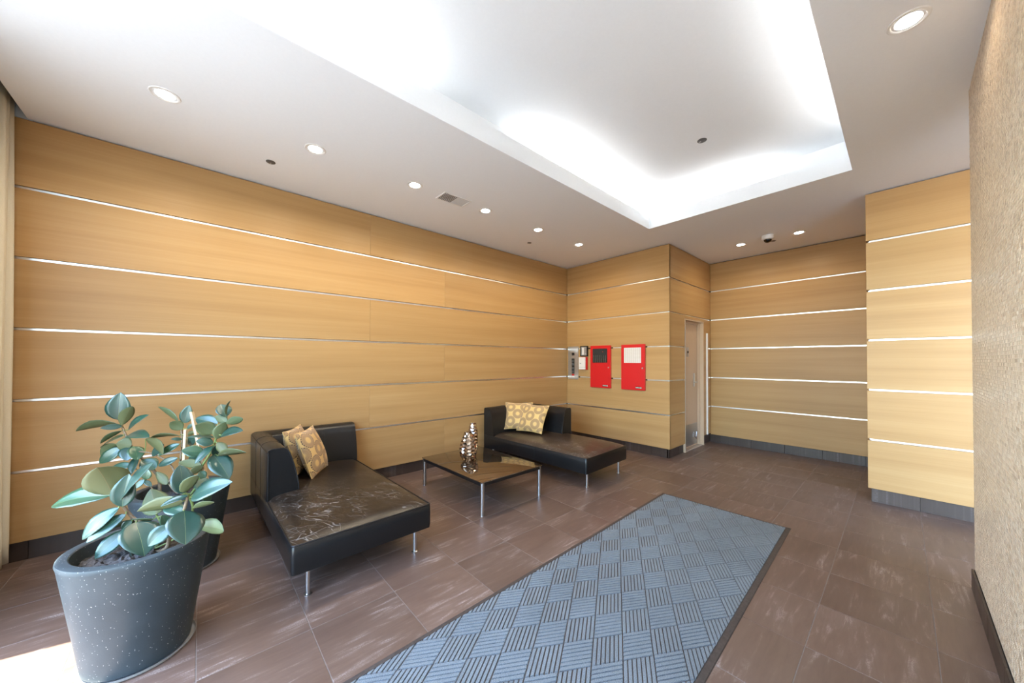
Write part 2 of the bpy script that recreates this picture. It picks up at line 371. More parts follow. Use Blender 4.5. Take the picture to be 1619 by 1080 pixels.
D0, D1, DH = 5.535, 6.285, 2.052
wd = wall('wall_door', [(XB-0.30, XB-TH-0.001, YA+TH+0.002, D0-0.002, -0.003, 3.56), (XB-0.30, XB-TH-0.001, D1+0.002, YC+0.20, -0.003, 3.56), (XB-0.30, XB-TH-0.001, D0-0.01, D1+0.01, DH+0.002, 3.56)],
          'wood-panelled return wall that holds the tan door')
for i in range(4):
    slab(wd, 'x', XB, 1, YA+0.0005, D0-0.005, *rows(i))
    if i > 0: strip(wd, 'x', XB, 1, YA+0.006, D0-0.03, ZS[i])
slab(wd, 'x', XB, 1, D1+0.004, YC-0.001, ZS[0]+0.02, ZS[4]-GAP)
slab(wd, 'x', XB, 1, D0-0.0045, D1+0.0035, DH+0.006, ZS[4]-GAP)
for i in (4, 5): slab(wd, 'x', XB, 1, YA+0.0005, YC-0.001, *rows(i)); strip(wd, 'x', XB, 1, YA+0.006, YC-0.004, ZS[i])
for i in (1, 2, 3): strip(wd, 'x', XB+0.012, 1, 6.44, YC-0.004, ZS[i])

wb = wall('wall_back', [(XB-0.30, 6.8, YC+TH+0.001, YC+0.30, -0.003, 3.56)], 'far wood-panelled wall between the door corner and the projecting block')
for i in range(6):
    slab(wb, 'y', YC, -1, XB+0.001, XD-0.001, *rows(i))
    if i > 0: strip(wb, 'y', YC, -1, XB+0.004, XD-0.004, ZS[i])

wk = wall('wall_block', [(XD+TH+0.001, 6.8, YD+TH+0.001, YC+TH, -0.003, 3.56)], 'projecting wood-panelled block beside the mosaic wall')
for i in range(6):
    z0, z1 = rows(i); slab(wk, 'y', YD, -1, XD, 6.6, z0, z1); slab(wk, 'x', XD, -1, YD+TH+0.0005, YC-0.002, z0, z1)
    if i > 0: strip(wk, 'y', YD, -1, XD+0.022, 6.55, ZS[i]); strip(wk, 'x', XD, -1, YD+0.05, YC-0.02, ZS[i])
struct(boxes('wall_corridor', [(6.6, 6.8, YE-0.2, YC+0.2, -0.003, 3.56)], 'wall_core'), 'end wall of the side corridor behind the mosaic wall', 'wall')

# glazed front behind the camera
wf = boxes('wall_front', [(-0.30, 1.11, YF-0.10, YF, -0.003, 3.56), (1.11, 4.60, YF-0.10, YF, 3.0, 3.56), (4.372, 4.60, YF-0.10, YF, -0.003, 3.0)], 'wall_core')
struct(wf, 'front wall around the glazed entrance, outside the picture', 'wall')
wn = boxes('window_1', [(a-0.025, a+0.025, YF-0.09, YF-0.03, 0.0, 3.0) for a in (1.135, 2.2, 3.27, 4.345)] + [(1.11, 4.372, YF-0.09, YF-0.03, 2.945, 2.999), (1.11, 4.372, YF-0.09, YF-0.03, -0.003, 0.05)], 'mullion')
struct(wn, 'dark metal frame of the glazed entrance, outside the picture', 'window')
for a, b in ((1.16, 2.175), (2.225, 3.245), (3.295, 4.32)): box('pane', a, b, YF-0.064, YF-0.056, 0.05, 2.945, 'window_glass', wn)

# ------------------------------------------------------------------ mosaic wall on the right
wm = boxes('wall_right', [(XW+0.0015, XW+0.23, YF-0.10, YE-0.003, -0.003, 3.56)], 'mosaic_grout'); struct(wm, 'tall cream mosaic wall at the right edge', 'wall')
def mosaic():
    rng = np.random.default_rng(3); V = []; Fc = []; Cc = []
    th = 0.0163; g = 0.0026; z = 0.125; base = 0
    pal = np.array([(0.76, 0.60, 0.44), (0.69, 0.53, 0.37), (0.80, 0.66, 0.50), (0.73, 0.57, 0.41), (0.60, 0.45, 0.32), (0.78, 0.64, 0.49)])
    while z + th < 3.094:
        y = YF + rng.uniform(0, 0.01); row = []
        while y < YE - 0.004:
            w = rng.choice([0.0110, 0.0163, 0.0163, 0.024]); y2 = min(y+w, YE); row.append((y, y2)); y = y2
        for a, b in row:
            a += g/2; b -= g/2
            if b-a < 0.003: continue
            d = rng.uniform(0.0, 0.0007); xf = XW + d; bb = 0.0006; z0 = z + g/2; z1 = z + th - g/2
            V += [(XW+0.0016, a, z0), (XW+0.0016, b, z0), (XW+0.0016, b, z1), (XW+0.0016, a, z1), (xf, a+bb, z0+bb), (xf, b-bb, z0+bb), (xf, b-bb, z1-bb), (xf, a+bb, z1-bb)]
            for q in ((4, 7, 6, 5), (0, 4, 5, 1), (1, 5, 6, 2), (2, 6, 7, 3), (3, 7, 4, 0)): Fc.append(tuple(base+i for i in q))
            c = pal[rng.integers(len(pal))]*rng.uniform(0.68, 0.84); Cc.append(c); base += 8
        z += th
    me = bpy.data.meshes.new('mosaic'); me.from_pydata(V, [], Fc); me.update()
    at_ = me.attributes.new('tile_colour', 'FLOAT_COLOR', 'FACE')
    col = np.ones((len(Fc), 4), np.float32); col[:, :3] = np.repeat(np.array(Cc, np.float32), 5, axis=0)
    at_.data.foreach_set('color', col.ravel())
    o = link('mosaic_tiles', me, 'cream_mosaic_glaze', wm); o['kind'] = 'stuff'
mosaic()
plain('mosaic_end', (0.66, 0.51, 0.36), 0.5); box('end_face', XW+0.002, XW+0.23, YE-0.003, YE, 0.12, 3.094, 'mosaic_end', wm)

# ------------------------------------------------------------------ baseboards, one object per tile
def base_run(name, label, axis, face, sgn, u0, u1, first, pitch, ht=0.134, back=0.022):
    par = boxes(name, [((face-0.05*sgn if sgn > 0 else face+0.034), (face-0.032 if sgn > 0 else face+0.05), u0, u1, -0.002, ht-0.006)] if axis == 'x' else
                [(u0, u1, (face-0.05 if sgn > 0 else face+0.034), (face-0.032 if sgn > 0 else face+0.05), -0.002, ht-0.006)], 'dark_gap')
    struct(par, label, 'baseboard'); c = [u0] + [first+pitch*k for k in range(-20, 40) if u0+0.02 < first+pitch*k < u1-0.02] + [u1]
    for a, b in zip(c[:-1], c[1:]): slab(par, axis, face, sgn, a+0.001, b-0.001, 0.0, ht-0.004, 'porcelain_base', 0.010, 'base_tile', 0.001, back)
base_run('baseboard_left', 'dark tile skirting along the long wood wall', 'x', 0.0, 1, -1.04, YA, 0.006, PY)
base_run('baseboard_rear', 'dark tile skirting under the red alarm cabinets', 'y', YA, -1, 0.0, XB-0.022, X0T, PX)
base_run('baseboard_door', 'dark tile skirting left of the tan door', 'x', XB, 1, YA+0.022, D0-0.012, 0.006, PY)
base_run('baseboard_corner', 'short dark skirting piece right of the tan door', 'x', XB, 1, D1+0.06, YC+0.02, 0.006, PY, 0.154)
base_run('baseboard_back', 'dark tile skirting along the far wood wall', 'y', YC, -1, XB-0.02, XD+0.02, X0T, PX)
base_run('baseboard_block', 'dark tile skirting under the projecting wood block', 'y', YD, -1, XD+0.022, 6.59, X0T, PX)
br = boxes('baseboard_right', [(XW-0.004, XW+0.003, YF, YE, -0.002, 0.118)], 'dark_gap'); struct(br, 'dark skirting at the foot of the mosaic wall', 'baseboard')
yy = -1.04
while yy < YE:
    y2 = min(yy+PY, YE+0.002); box('base_tile', XW-0.013, XW-0.004, yy+0.001, y2-0.001, 0.0, 0.122, 'porcelain_base', br, 0.001); yy = y2

# ------------------------------------------------------------------ ceiling with tray and cove
E_ = 0.004
ce = boxes('ceiling', [(-0.30, TX-0.02, -0.898, 6.9, H, H+0.02), (TXR+0.02, 6.8, -0.898, 6.9, H, H+0.02), (TX-0.02, TXR+0.02, TY+0.02, 6.9, H, H+0.02), (TX-0.02, TXR+0.02, -0.898, TY0-0.02, H, H+0.02),
                       (-0.30, 6.8, -0.918, -0.898, H, 3.45),
                       (TX-COVE-0.03, TX-COVE, TY0-COVE, TY+COVE, H+0.02, HU), (TXR+COVE, TXR+COVE+0.03, TY0-COVE, TY+COVE, H+0.02, HU),
                       (TX-COVE, TXR+COVE, TY+COVE, TY+COVE+0.03, H+0.02, HU), (TX-COVE, TXR+COVE, TY0-COVE-0.03, TY0-COVE, H+0.02, HU),
                       (-0.30, 6.8, YF-0.10, 6.9, HU, HU+0.10)], 'ceiling_paint')
struct(ce, 'white painted ceiling with a deep recessed tray', 'ceiling')
tr = boxes('trim_1', [(TX-0.02, TX, TY0-0.02, TY+0.02, H, LIP), (TXR, TXR+0.02, TY0-0.02, TY+0.02, H, LIP), (TX, TXR, TY, TY+0.02, H, LIP), (TX, TXR, TY0-0.02, TY0, H, LIP)], 'ceiling_paint')
struct(tr, 'white upstand lip around the lit ceiling tray', 'trim')
def cove(label, a, b):
    root = thing('cove_tube_light', label, 'light', (min(a[0], b[0]), min(a[1], b[1]), H+0.02), 0, 'tube lights hidden in the ceiling cove')
    o = Vector(root.location); A = Vector(a)-o; B = Vector(b)-o
    tube_obj('tube', [A, B], 0.013, 'cove_tube', root, 10)
    for p in (A, B): boxes('holder', [(p.x-0.02, p.x+0.02, p.y-0.02, p.y+0.02, 0.0, p.z+0.012)], 'white_plastic', root)
zt = H+0.120
cove('tube light in the cove nearest the glazed front', (TX-0.11, -0.30, zt), (TX-0.11, 1.05, zt))
cove('tube light in the cove above the glass table', (TX-0.11, 2.15, zt), (TX-0.11, 4.20, zt))
cove('tube light in the cove above the tray edge nearest the door', (2.00, TY+0.11, zt), (3.15, TY+0.11, zt))
cove('tube light in the cove on the mosaic wall side, far half, hidden by the lip', (TXR+0.11, 2.15, zt), (TXR+0.11, 4.00, zt))
cove('tube light in the cove on the mosaic wall side, near half, hidden by the lip', (TXR+0.11, -0.30, zt), (TXR+0.11, 1.80, zt))
cove('added fill tube in the cove over the entrance end of the tray, out of the picture', (2.00, TY0-0.11, zt), (3.70, TY0-0.11, zt))  # unseen tube added to spread light more evenly across the tray

# ------------------------------------------------------------------ recessed downlights
def downlight(x, y, label, power, lens_r=0.056):
    t = thing('recessed_downlight', label, 'ceiling light', (x, y, H), 0, 'recessed downlights')
    lathe_obj('trim_ring', [(0.0585, 0.020), (0.0585, -0.001), (0.064, -0.004), (0.073, -0.0035), (0.0765, 0.0), (0.0765, 0.004), (0.062, 0.020)], 'white_plastic', t, n=40, cap=False)
    lathe_obj('lens', [(0.0005, -0.0015), (0.03, -0.0012), (lens_r, 0.0005), (lens_r, 0.004)], 'lamp_lens', t, n=32, cap=True)
    ld = bpy.data.lights.new('lamp', 'SPOT'); ld.energy = power; ld.spot_size = R(168); ld.spot_blend = 0.7; ld.shadow_soft_size = 0.045; ld.color = (1.0, 0.82, 0.58)
    lo = bpy.data.objects.new('lamp', ld); COL.objects.link(lo); lo.parent = t; lo.location = (0, 0, -0.012)
    return t
ordn = ['nearest the curtain', 'second from the curtain', 'third from the curtain, before the air vent', 'fourth from the curtain, after the air vent', 'fifth from the curtain', 'sixth from the curtain, nearest the red cabinets']
for k in range(6): downlight(0.951, -0.181+0.858*k, 'round white downlight over the wood wall, '+ordn[k], DOWN_W)
downlight(2.531, 5.855, 'round white downlight left of the dome camera', DOWN_W*0.50)
downlight(3.190, 5.868, 'round white downlight right of the dome camera', DOWN_W*0.50)
downlight(4.115, 2.611, 'large round white downlight beside the mosaic wall', DOWN_W*0.22)
downlight(4.115, 1.20, 'round white downlight above the camera by the mosaic wall, out of the picture', DOWN_W*0.2)
downlight(5.0, 4.30, 'round white downlight in the side corridor, hidden by the mosaic wall', DOWN_W*0.08)

# sprinkler covers, dome camera, vent
def cover(x, y, z, label, r=0.035, slot=True):
    t = thing('sprinkler_cover', label, 'sprinkler', (x, y, z), 0, 'dark round sprinkler covers')
    lathe_obj('plate', [(0.001, -0.004), (r*0.9, -0.004), (r, -0.002), (r, 0.002)], 'dark_grey', t, n=28)
    boxes('clip', [(-r*0.7, -r*0.25, -0.004, 0.006, -0.007, -0.003)], 'steel', t)
cover(0.495, 0.437, H, 'dark round sprinkler cover between the first two downlights')
cover(0.523, 3.516, H, 'dark round sprinkler cover near the fifth wall downlight', 0.03)
cover(2.884, 6.002, H, 'small dark sprinkler cover behind the dome camera', 0.033)
cover(2.853, 3.475, HU, 'dark round sprinkler cover inside the lit ceiling tray', 0.04)
t = thing('dome_camera', 'white dome security camera with black bubble on the ceiling', 'camera', (2.887, 5.70, H))
lathe_obj('housing', [(0.068, 0.0), (0.070, -0.012), (0.069, -0.040), (0.060, -0.052), (0.046, -0.054)], 'white_plastic', t, n=36)
lathe_obj('dome', [(0.046, -0.050)] + [(0.046*math.cos(R(a)), -0.054-0.040*math.sin(R(a))) for a in range(0, 89, 11)], 'dome_black', t, n=32)
t = thing('air_vent', 'white ceiling air vent with one dark open half', 'vent', (0.947, 1.98, H))
fr = boxes('frame', [(-0.092, 0.092, -0.163, -0.150, -0.005, 0.003), (-0.092, 0.092, 0.150, 0.163, -0.005, 0.003), (-0.092, -0.078, -0.150, 0.150, -0.005, 0.003), (0.078, 0.092, -0.150, 0.150, -0.005, 0.003)], 'white_plastic', t)
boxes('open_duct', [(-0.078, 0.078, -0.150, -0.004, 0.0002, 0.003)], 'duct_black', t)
boxes('closed_duct', [(-0.078, 0.078, 0.004, 0.150, 0.0002, 0.003)], 'louvre_grey', t)
boxes('divider', [(-0.078, 0.078, -0.004, 0.004, -0.004, 0.003)], 'white_plastic', t)
for k in range(9):
    y = -0.142+0.0165*k
    me = pymesh('louvre', [(-0.078, y, -0.001), (0.078, y, -0.001), (0.078, y+0.004, -0.005), (-0.078, y+0.004, -0.005), (-0.078, y+0.0012, -0.0008), (0.078, y+0.0012, -0.0008), (0.078, y+0.0052, -0.0048), (-0.078, y+0.0052, -0.0048)], [(0, 1, 2, 3), (7, 6, 5, 4), (0, 4, 5, 1), (1, 5, 6, 2), (2, 6, 7, 3), (3, 7, 4, 0)])
    link('louvre', me, 'dark_grey', t)
for k in range(8):
    y = 0.012+0.0165*k
    me = pymesh('louvre', [(-0.078, y+0.012, -0.001), (0.078, y+0.012, -0.001), (0.078, y, -0.005), (-0.078, y, -0.005), (-0.078, y+0.0135, -0.0008), (0.078, y+0.0135, -0.0008), (0.078, y+0.0015, -0.0048), (-0.078, y+0.0015, -0.0048)], [(0, 1, 2, 3), (7, 6, 5, 4), (0, 4, 5, 1), (1, 5, 6, 2), (2, 6, 7, 3), (3, 7, 4, 0)])
    link('louvre', me, 'white_plastic', t)

# ------------------------------------------------------------------ door
XL = XB-0.088
dr = boxes('door_1', [(XL-0.045, XL, D0+0.045, D1-0.047, 0.012, DH-0.048)], 'door_paint'); struct(dr, 'narrow tan service door in the return wall', 'door')
boxes('door_frame', [(XB-0.29, XB+0.006, D0, D0+0.016, 0.0, DH), (XB-0.29, XB+0.006, D1-0.016, D1, 0.0, DH), (XB-0.29, XB+0.006, D0+0.016, D1-0.016, DH-0.016, DH),
                    (XB-0.29, XL+0.018, D0+0.016, D0+0.05, 0.0, DH-0.016), (XB-0.29, XL-0.047, D1-0.05, D1-0.016, 0.0, DH-0.016), (XL+0.003, XL+0.040, D1-0.045, D1-0.016, 0.0, DH-0.016), (XB-0.29, XL+0.018, D0+0.05, D1-0.05, DH-0.05, DH-0.016), (XB-0.29, XB-0.27, D0, D1, 0.0, DH)], 'frame_paint', dr)
boxes('threshold', [(XB-0.20, XB-0.012, D0+0.016, D1-0.016, -0.002, 0.011)], 'threshold_stone', dr)
boxes('kick_plate', [(XL, XL+0.003, D0+0.06, D1-0.055, 0.03, 0.375)], 'brushed_kick', dr)
boxes('edge_strip', [(XB+0.006, XB+0.009, D0-0.004, D0+0.008, 0.03, 1.92)], 'brushed_kick', dr)
hd = boxes('handle_plate', [(XL, XL+0.009, 6.085, 6.130, 0.98, 1.20)], 'steel', dr)
tube_obj('lever', [(XL+0.008, 6.107, 1.055), (XL+0.055, 6.107, 1.055), (XL+0.058, 6.09, 1.055), (XL+0.058, 5.99, 1.053)], 0.009, 'steel', hd)
sg = boxes('door_sign', [(XL, XL+0.006, 5.815, 5.895, 1.47, 1.62)], 'brushed_kick', dr)
boxes('sign_inset', [(XL+0.006, XL+0.0075, 5.835, 5.880, 1.53, 1.56)], 'black_plastic', sg)
ds = boxes('stop_plate', [(XL+0.003, XL+0.010, 6.06, 6.11, 0.15, 0.21)], 'steel', dr)
tube_obj('stop_arm', [(XL+0.015, 6.062, 0.235), (XL+0.030, 6.075, 0.16), (XL+0.038, 6.095, 0.135), (XL+0.034, 6.118, 0.175), (XL+0.030, 6.135, 0.235)], 0.011, 'steel', ds)
tg = boxes('trim_2', [(XB+0.001, XB+0.020, 6.405, 6.437, 0.158, 1.872)], 'white_plastic'); struct(tg, 'upright white guard strip beside the tan door', 'trim')

# ------------------------------------------------------------------ things on the rear wall
def alarm(x0, label, dark):
    w, z0, z1 = 0.393, 0.953, 1.655
    t = thing('alarm_cabinet', label, 'alarm panel', (x0, YA, z0), 0, 'red alarm cabinets')
    h = z1-z0
    box('door', 0, w, -0.030, -0.0005, 0, h, 'red_enamel', t, 0.003)
    wx0, wx1, wz0, wz1 = 0.052, 0.335, h-0.285, h-0.050
    boxes('window_frame', [(wx0-0.006, wx1+0.006, -0.0325, -0.030, wz0-0.006, wz1+0.006)], 'red_enamel', t)
    scr = boxes('display_window', [(wx0, wx1, -0.034, -0.0325, wz0, wz1)], 'black_plastic' if dark else 'panel_white', t)
    if dark:
        bm = bmesh.new()
        for c in range(7):
            for r_ in range(9):
                x = wx0+0.014+c*0.0375; z = wz0+0.008+r_*0.0135; bm_box(bm, x, x+0.017, -0.0348, -0.034, z, z+0.0075)
        link('zone_labels', bm_mesh('zone_labels', bm), 'panel_key', scr)
        boxes('alarm_lamp', [(wx0+0.19, wx0+0.205, -0.0352, -0.034, wz1-0.06, wz1-0.05)], 'panel_red_lamp', scr)
    else:
        bm = bmesh.new()
        for c in range(8): x = wx0+0.02+c*0.0345; bm_box(bm, x, x+0.003, -0.0348, -0.034, wz0+0.006, wz1-0.006)
        for r_ in range(11): z = wz0+0.016+r_*0.0198; bm_box(bm, wx0+0.006, wx1-0.006, -0.0349, -0.034, z, z+0.0035)
        link('label_grid', bm_mesh('label_grid', bm), 'grid_line', scr)
    lathe_obj('lock', [(0.012, 0.0), (0.012, 0.006), (0.009, 0.010), (0.001, 0.010)], 'steel', t, (w-0.036, -0.030, h-0.365), 18, rot=(R(90), 0, 0))
    bd = boxes('badge', [(w-0.150, w-0.050, -0.0318, -0.030, 0.026, 0.052)], 'black_plastic', t)
    boxes('badge_text', [(w-0.145+0.010*k, w-0.138+0.010*k, -0.0325, -0.0318, 0.033, 0.045) for k in range(8)] + [(w-0.064, w-0.053, -0.0325, -0.0318, 0.029, 0.049)], 'panel_white', bd)
    return t
alarm(0.530, 'red alarm cabinet with black display window, nearer the corner', True)
alarm(1.117, 'red alarm cabinet with white gridded window, nearer the door', False)
t = thing('intercom_panel', 'tall stainless steel wall panel with black buttons in the corner', 'control panel', (0.034, YA, 1.071))
box('plate', 0, 0.228, -0.012, -0.0005, 0, 0.585, 'steel', t, 0.002)
boxes('small_screen', [(0.086, 0.144, -0.0135, -0.012, 0.425, 0.475)], 'black_plastic', t)
bs = boxes('button_strip', [(0.084, 0.146, -0.0135, -0.012, 0.100, 0.370)], 'black_plastic', t)
for k in range(4): boxes('button', [(0.094, 0.136, -0.017, -0.0135, 0.113+0.064*k, 0.158+0.064*k)], 'dark_grey', bs)
boxes('red_button', [(0.088, 0.142, -0.016, -0.012, 0.062, 0.094)], 'panel_red_lamp', t)
boxes('lower_screen', [(0.086, 0.144, -0.0135, -0.012, 0.040, 0.056)], 'white_plastic', t)
t = thing('key_box', 'small black-framed glass box above the white and red box', 'box', (0.322, YA, 1.478))
boxes('frame', [(0, 0.148, -0.035, -0.0005, 0, 0.014), (0, 0.148, -0.035, -0.0005, 0.166, 0.180), (0, 0.014, -0.035, -0.0005, 0.014, 0.166), (0.134, 0.148, -0.035, -0.0005, 0.014, 0.166)], 'black_plastic', t)
boxes('back_plate', [(0.014, 0.134, -0.024, -0.0005, 0.014, 0.166)], 'brushed_kick', t)
boxes('paper', [(0.03, 0.075, -0.026, -0.024, 0.03, 0.15)], 'panel_white', t)
lathe_obj('knob', [(0.009, 0), (0.009, 0.012), (0.001, 0.013)], 'steel', t, (0.112, -0.024, 0.045), 14, rot=(R(90), 0, 0))
t = thing('handset_box', 'white-fronted box with red sides below the black-framed box', 'box', (0.312, YA, 1.247))
box('red_case', 0, 0.150, -0.045, -0.0005, 0, 0.218, 'red_enamel', t, 0.003)
cv = box('cover', -0.002, 0.136, -0.066, -0.0455, 0.004, 0.214, 'panel_white', t, 0.004)
boxes('cover_seam', [(-0.0025, 0.1365, -0.067, -0.050, 0.040, 0.0425)], 'dark_grey', t)
boxes('phone_mark', [(0.03, 0.05, -0.0670, -0.0655, 0.105, 0.112), (0.024, 0.032, -0.0670, -0.0655, 0.110, 0.120), (0.046, 0.054, -0.0670, -0.0655, 0.098, 0.107)], 'dark_grey', t)

# ------------------------------------------------------------------ entrance mat with diamond rib blocks
def rug():
    th = 0.0225; ex = Vector((math.cos(th), math.sin(th), 0)); ey = Vector((-math.sin(th), math.cos(th), 0))
    c0 = Vector((2.381, 3.672, 0)); Wd, Ln = 1.075, 4.35; org = c0 - ey*Ln
    root = thing('entrance_mat', 'long blue-grey ribbed entrance mat with dark rubber border on the floor', 'mat', (org.x, org.y, 0), th)
    v = []; bd = 0.030
    prof = [(0, 0.0005), (0.004, 0.004), (bd*0.8, 0.0075), (bd, 0.0078), (bd+0.002, 0.004)]
    for d, z in prof: v += [(d, d, z), (Wd-d, d, z), (Wd-d, Ln-d, z), (d, Ln-d, z)]
    f = []
    for i in range(len(prof)-1):
        for k in range(4): f.append((i*4+k, i*4+(k+1) % 4, i*4+4+(k+1) % 4, i*4+4+k))
    n = (len(prof)-1)*4; f.append((n, n+1, n+2, n+3)); f.append((3, 2, 1, 0))
    link('rubber_base', pymesh('rubber_base', v, f), 'rubber', root)
    inv = Matrix.Rotation(-th, 3, 'Z')
    a = inv @ Vector((0.0805, 0.135, 0)); b = inv @ Vector((0.0867, -0.1408, 0)); o0 = inv @ (Vector((2.774, 2.183, 0)) - org)
    NR = 7
    def block(par):                                 # one rhombus of seven ribs on a thin web
        p, q = (a, b) if par == 0 else (b, a); bm = bmesh.new(); m = 0.012
        def P(s, t_, z): w = p*s + q*t_; return bm.verts.new((w.x, w.y, z))
        for k in range(NR):
            t0 = (k+0.11)/NR; t1 = (k+0.89)/NR; dt = 0.05/NR
            vs = [P(m, t0, 0.004), P(1-m, t0, 0.004), P(1-m, t1, 0.004), P(m, t1, 0.004), P(m+0.02, t0+dt, 0.0092), P(1-m-0.02, t0+dt, 0.0092), P(1-m-0.02, t1-dt, 0.0092), P(m+0.02, t1-dt, 0.0092)]
            for ff in ((4, 5, 6, 7), (0, 1, 5, 4), (1, 2, 6, 5), (2, 3, 7, 6), (3, 0, 4, 7)): bm.faces.new([vs[i] for i in ff])
        bmesh.ops.recalc_face_normals(bm, faces=bm.faces)
        if bm.faces and sum(ff.normal.z for ff in bm.faces) < 0: bmesh.ops.reverse_faces(bm, faces=bm.faces)
        return bm
    full = [bm_mesh('carpet_block', block(0), recalc=False), bm_mesh('carpet_block', block(1), recalc=False)]
    lo = bd+0.003
    for i in range(-30, 31):
        for j in range(-30, 31):
            o = o0 + a*i + b*j; cs = [o, o+a, o+b, o+a+b]
            xs = [q.x for q in cs]; ys = [q.y for q in cs]
            if max(xs) < lo+0.006 or min(xs) > Wd-lo-0.006 or max(ys) < lo+0.006 or min(ys) > Ln-lo-0.006: continue
            par = (i+j) % 2
            if min(xs) > lo and max(xs) < Wd-lo and min(ys) > lo and max(ys) < Ln-lo: link('carpet_block', full[par], 'blue_grey_carpet', root, (o.x, o.y, 0)); continue
            bm = block(par)
            for co, no in (((lo-o.x, 0, 0), (-1, 0, 0)), ((Wd-lo-o.x, 0, 0), (1, 0, 0)), ((0, lo-o.y, 0), (0, -1, 0)), ((0, Ln-lo-o.y, 0), (0, 1, 0))):
                bmesh.ops.bisect_plane(bm, geom=bm.verts[:]+bm.edges[:]+bm.faces[:], plane_co=co, plane_no=no, clear_outer=True)
            if len(bm.faces) < 3: bm.free(); continue
            link('carpet_block', bm_mesh('carpet_block', bm, recalc=False), 'blue_grey_carpet', root, (o.x, o.y, 0))
rug()

# ------------------------------------------------------------------ chaise sofas
def chaise(label, loc, rz, mirror, seat_mat, seat_seam):
    L, Wd = 1.735, 0.890
    t = thing('chaise_sofa', label, 'sofa', loc, rz, 'black leather chaise sofas')
    my = (lambda y: Wd-y) if mirror else (lambda y: y)
    prof = [(0.0, 0.165), (0.0, 0.695), (0.010, 0.716), (0.032, 0.729), (0.070, 0.734), (0.104, 0.727), (0.130, 0.712), (0.147, 0.685), (0.163, 0.64), (0.180, 0.58), (0.196, 0.51), (0.208, 0.44), (0.214, 0.36), (0.215, 0.30), (0.212, 0.165)]
    AL = 0.885; P = len(prof); st = [('a', AL), ('a', AL-0.012), ('a', 0.60), ('a', 0.34), ('c', 0), ('b', 0.34), ('b', 0.58), ('b', Wd-0.014), ('b', Wd-0.002)]
    bm = bmesh.new(); ringv = []
    for k, (kind, s) in enumerate(st):
        rr = []
        for d, z in prof:
            e = 0.008 if k in (0, len(st)-1) else 0.0
            dd = min(max(d, e), 0.218-e) if e else d; zz = min(z, 0.734-e)
            sag = 1.0
            if kind == 'a': p = (s, my(dd), zz)
            elif kind == 'c': p = (dd, my(dd), zz+0.003)
            else: p = (dd, my(s), zz)
            rr.append(bm.verts.new(p))
        ringv.append(rr)
    for i in range(len(st)-1):
        for k in range(P): bm.faces.new([ringv[i][k], ringv[i][(k+1) % P], ringv[i+1][(k+1) % P], ringv[i+1][k]])
    bm.faces.new(ringv[0]); bm.faces.new(ringv[-1])
    back = link('backrest', bm_mesh('backrest', bm, True, 42), 'leather_body', t)
    top = [q for q in prof[:]]
    tube_obj('piping', [(AL+0.001, my(d if d > 0.004 else 0.008), min(z, 0.727)) for d, z in prof], 0.0042, 'piping_black', back, 6)
    for s in (0.34, 0.60): tube_obj('seam', [(s, my(d+(0.001 if d > 0.1 else -0.0005)), z+0.0005) for d, z in prof], 0.0022, 'piping_black', back, 6)
    tube_obj('seam', [(AL-0.01, my(0.002), 0.702), (0.6, my(0.002), 0.704), (0.3, my(0.002), 0.704), (0.003, my(0.003), 0.705)], 0.0025, 'piping_black', back, 6)
    for s in (0.34, 0.58): tube_obj('seam', [(d+(0.001 if d > 0.1 else -0.0005), my(s), z+0.0005) for d, z in prof], 0.0022, 'piping_black', back, 6)
    # seat: crowned upholstered block
    nx, ny = 28, 16; zt, zb = 0.334, 0.165; v = []; f = []
    X0, X1, Y0, Y1 = 0.012, L, 0.004, Wd-0.004; rad = 0.022
    def crown(u, w): return 0.054*((1-abs(u)**4.0)**0.5)*((1-abs(w)**4.0)**0.5)
    for i in range(nx+1):
        for j in range(ny+1):
            u = -1+2*i/nx; w = -1+2*j/ny
            uu = math.sin(u*math.pi/2)*0.35+u*0.65; ww = math.sin(w*math.pi/2)*0.35+w*0.65
            x = (X0+X1)/2+uu*(X1-X0)/2; y = (Y0+Y1)/2+ww*(Y1-Y0)/2
            z = zt + crown(uu, ww) + 0.0016*math.sin(37*x+3*math.sin(9*y))*crown(uu, ww)/0.054
            if seat_seam: z -= 0.008*math.exp(-((x-0.98)/0.014)**2)
            v.append((x, my(y), z))
    idx = lambda i, j: i*(ny+1)+j
    for i in range(nx):
        for j in range(ny): f.append((idx(i, j), idx(i+1, j), idx(i+1, j+1), idx(i, j+1)))
    per = [idx(i, 0) for i in range(nx+1)] + [idx(nx, j) for j in range(1, ny+1)] + [idx(i, ny) for i in range(nx-1, -1, -1)] + [idx(0, j) for j in range(ny-1, 0, -1)]
    def cushion_side(pts):
        bm = bmesh.new(); vs = [bm.verts.new(p) for p in v]
        for q in f: bm.faces.new([vs[i] for i in q])
        return bm, vs
    bm, vs = cushion_side(per)
    seat = link('seat', bm_mesh('seat', bm, True, 60), seat_mat, t)
    # the upright sides below the piping
    bm = bmesh.new(); corner = []
    def ring(off, z, r):
        out = []
        for (cx_, cy_, a0) in ((X1-r, Y1-r, 0), (X0+r, Y1-r, 90), (X0+r, Y0+r, 180), (X1-r, Y0+r, 270)):
            for k in range(5): a = R(a0+22.5*k); out.append(bm.verts.new((cx_+(r+off)*math.cos(a), my(cy_+(r+off)*math.sin(a)), z)))
        return out
    rs = [ring(-0.004, zt+0.004, 0.016), ring(0.004, zt-0.006, 0.016), ring(0.006, zt-0.05, 0.016), ring(0.006, zb+0.03, 0.016), ring(0.001, zb+0.004, 0.016), ring(-0.012, zb, 0.016)]
    for q, w_ in zip(rs[:-1], rs[1:]):
        for k in range(20): bm.faces.new([q[k], q[(k+1) % 20], w_[(k+1) % 20], w_[k]])
    bm.faces.new(rs[-1])
    frame = link('seat_base', bm_mesh('seat_base', bm, True, 60), 'leather_body', t)
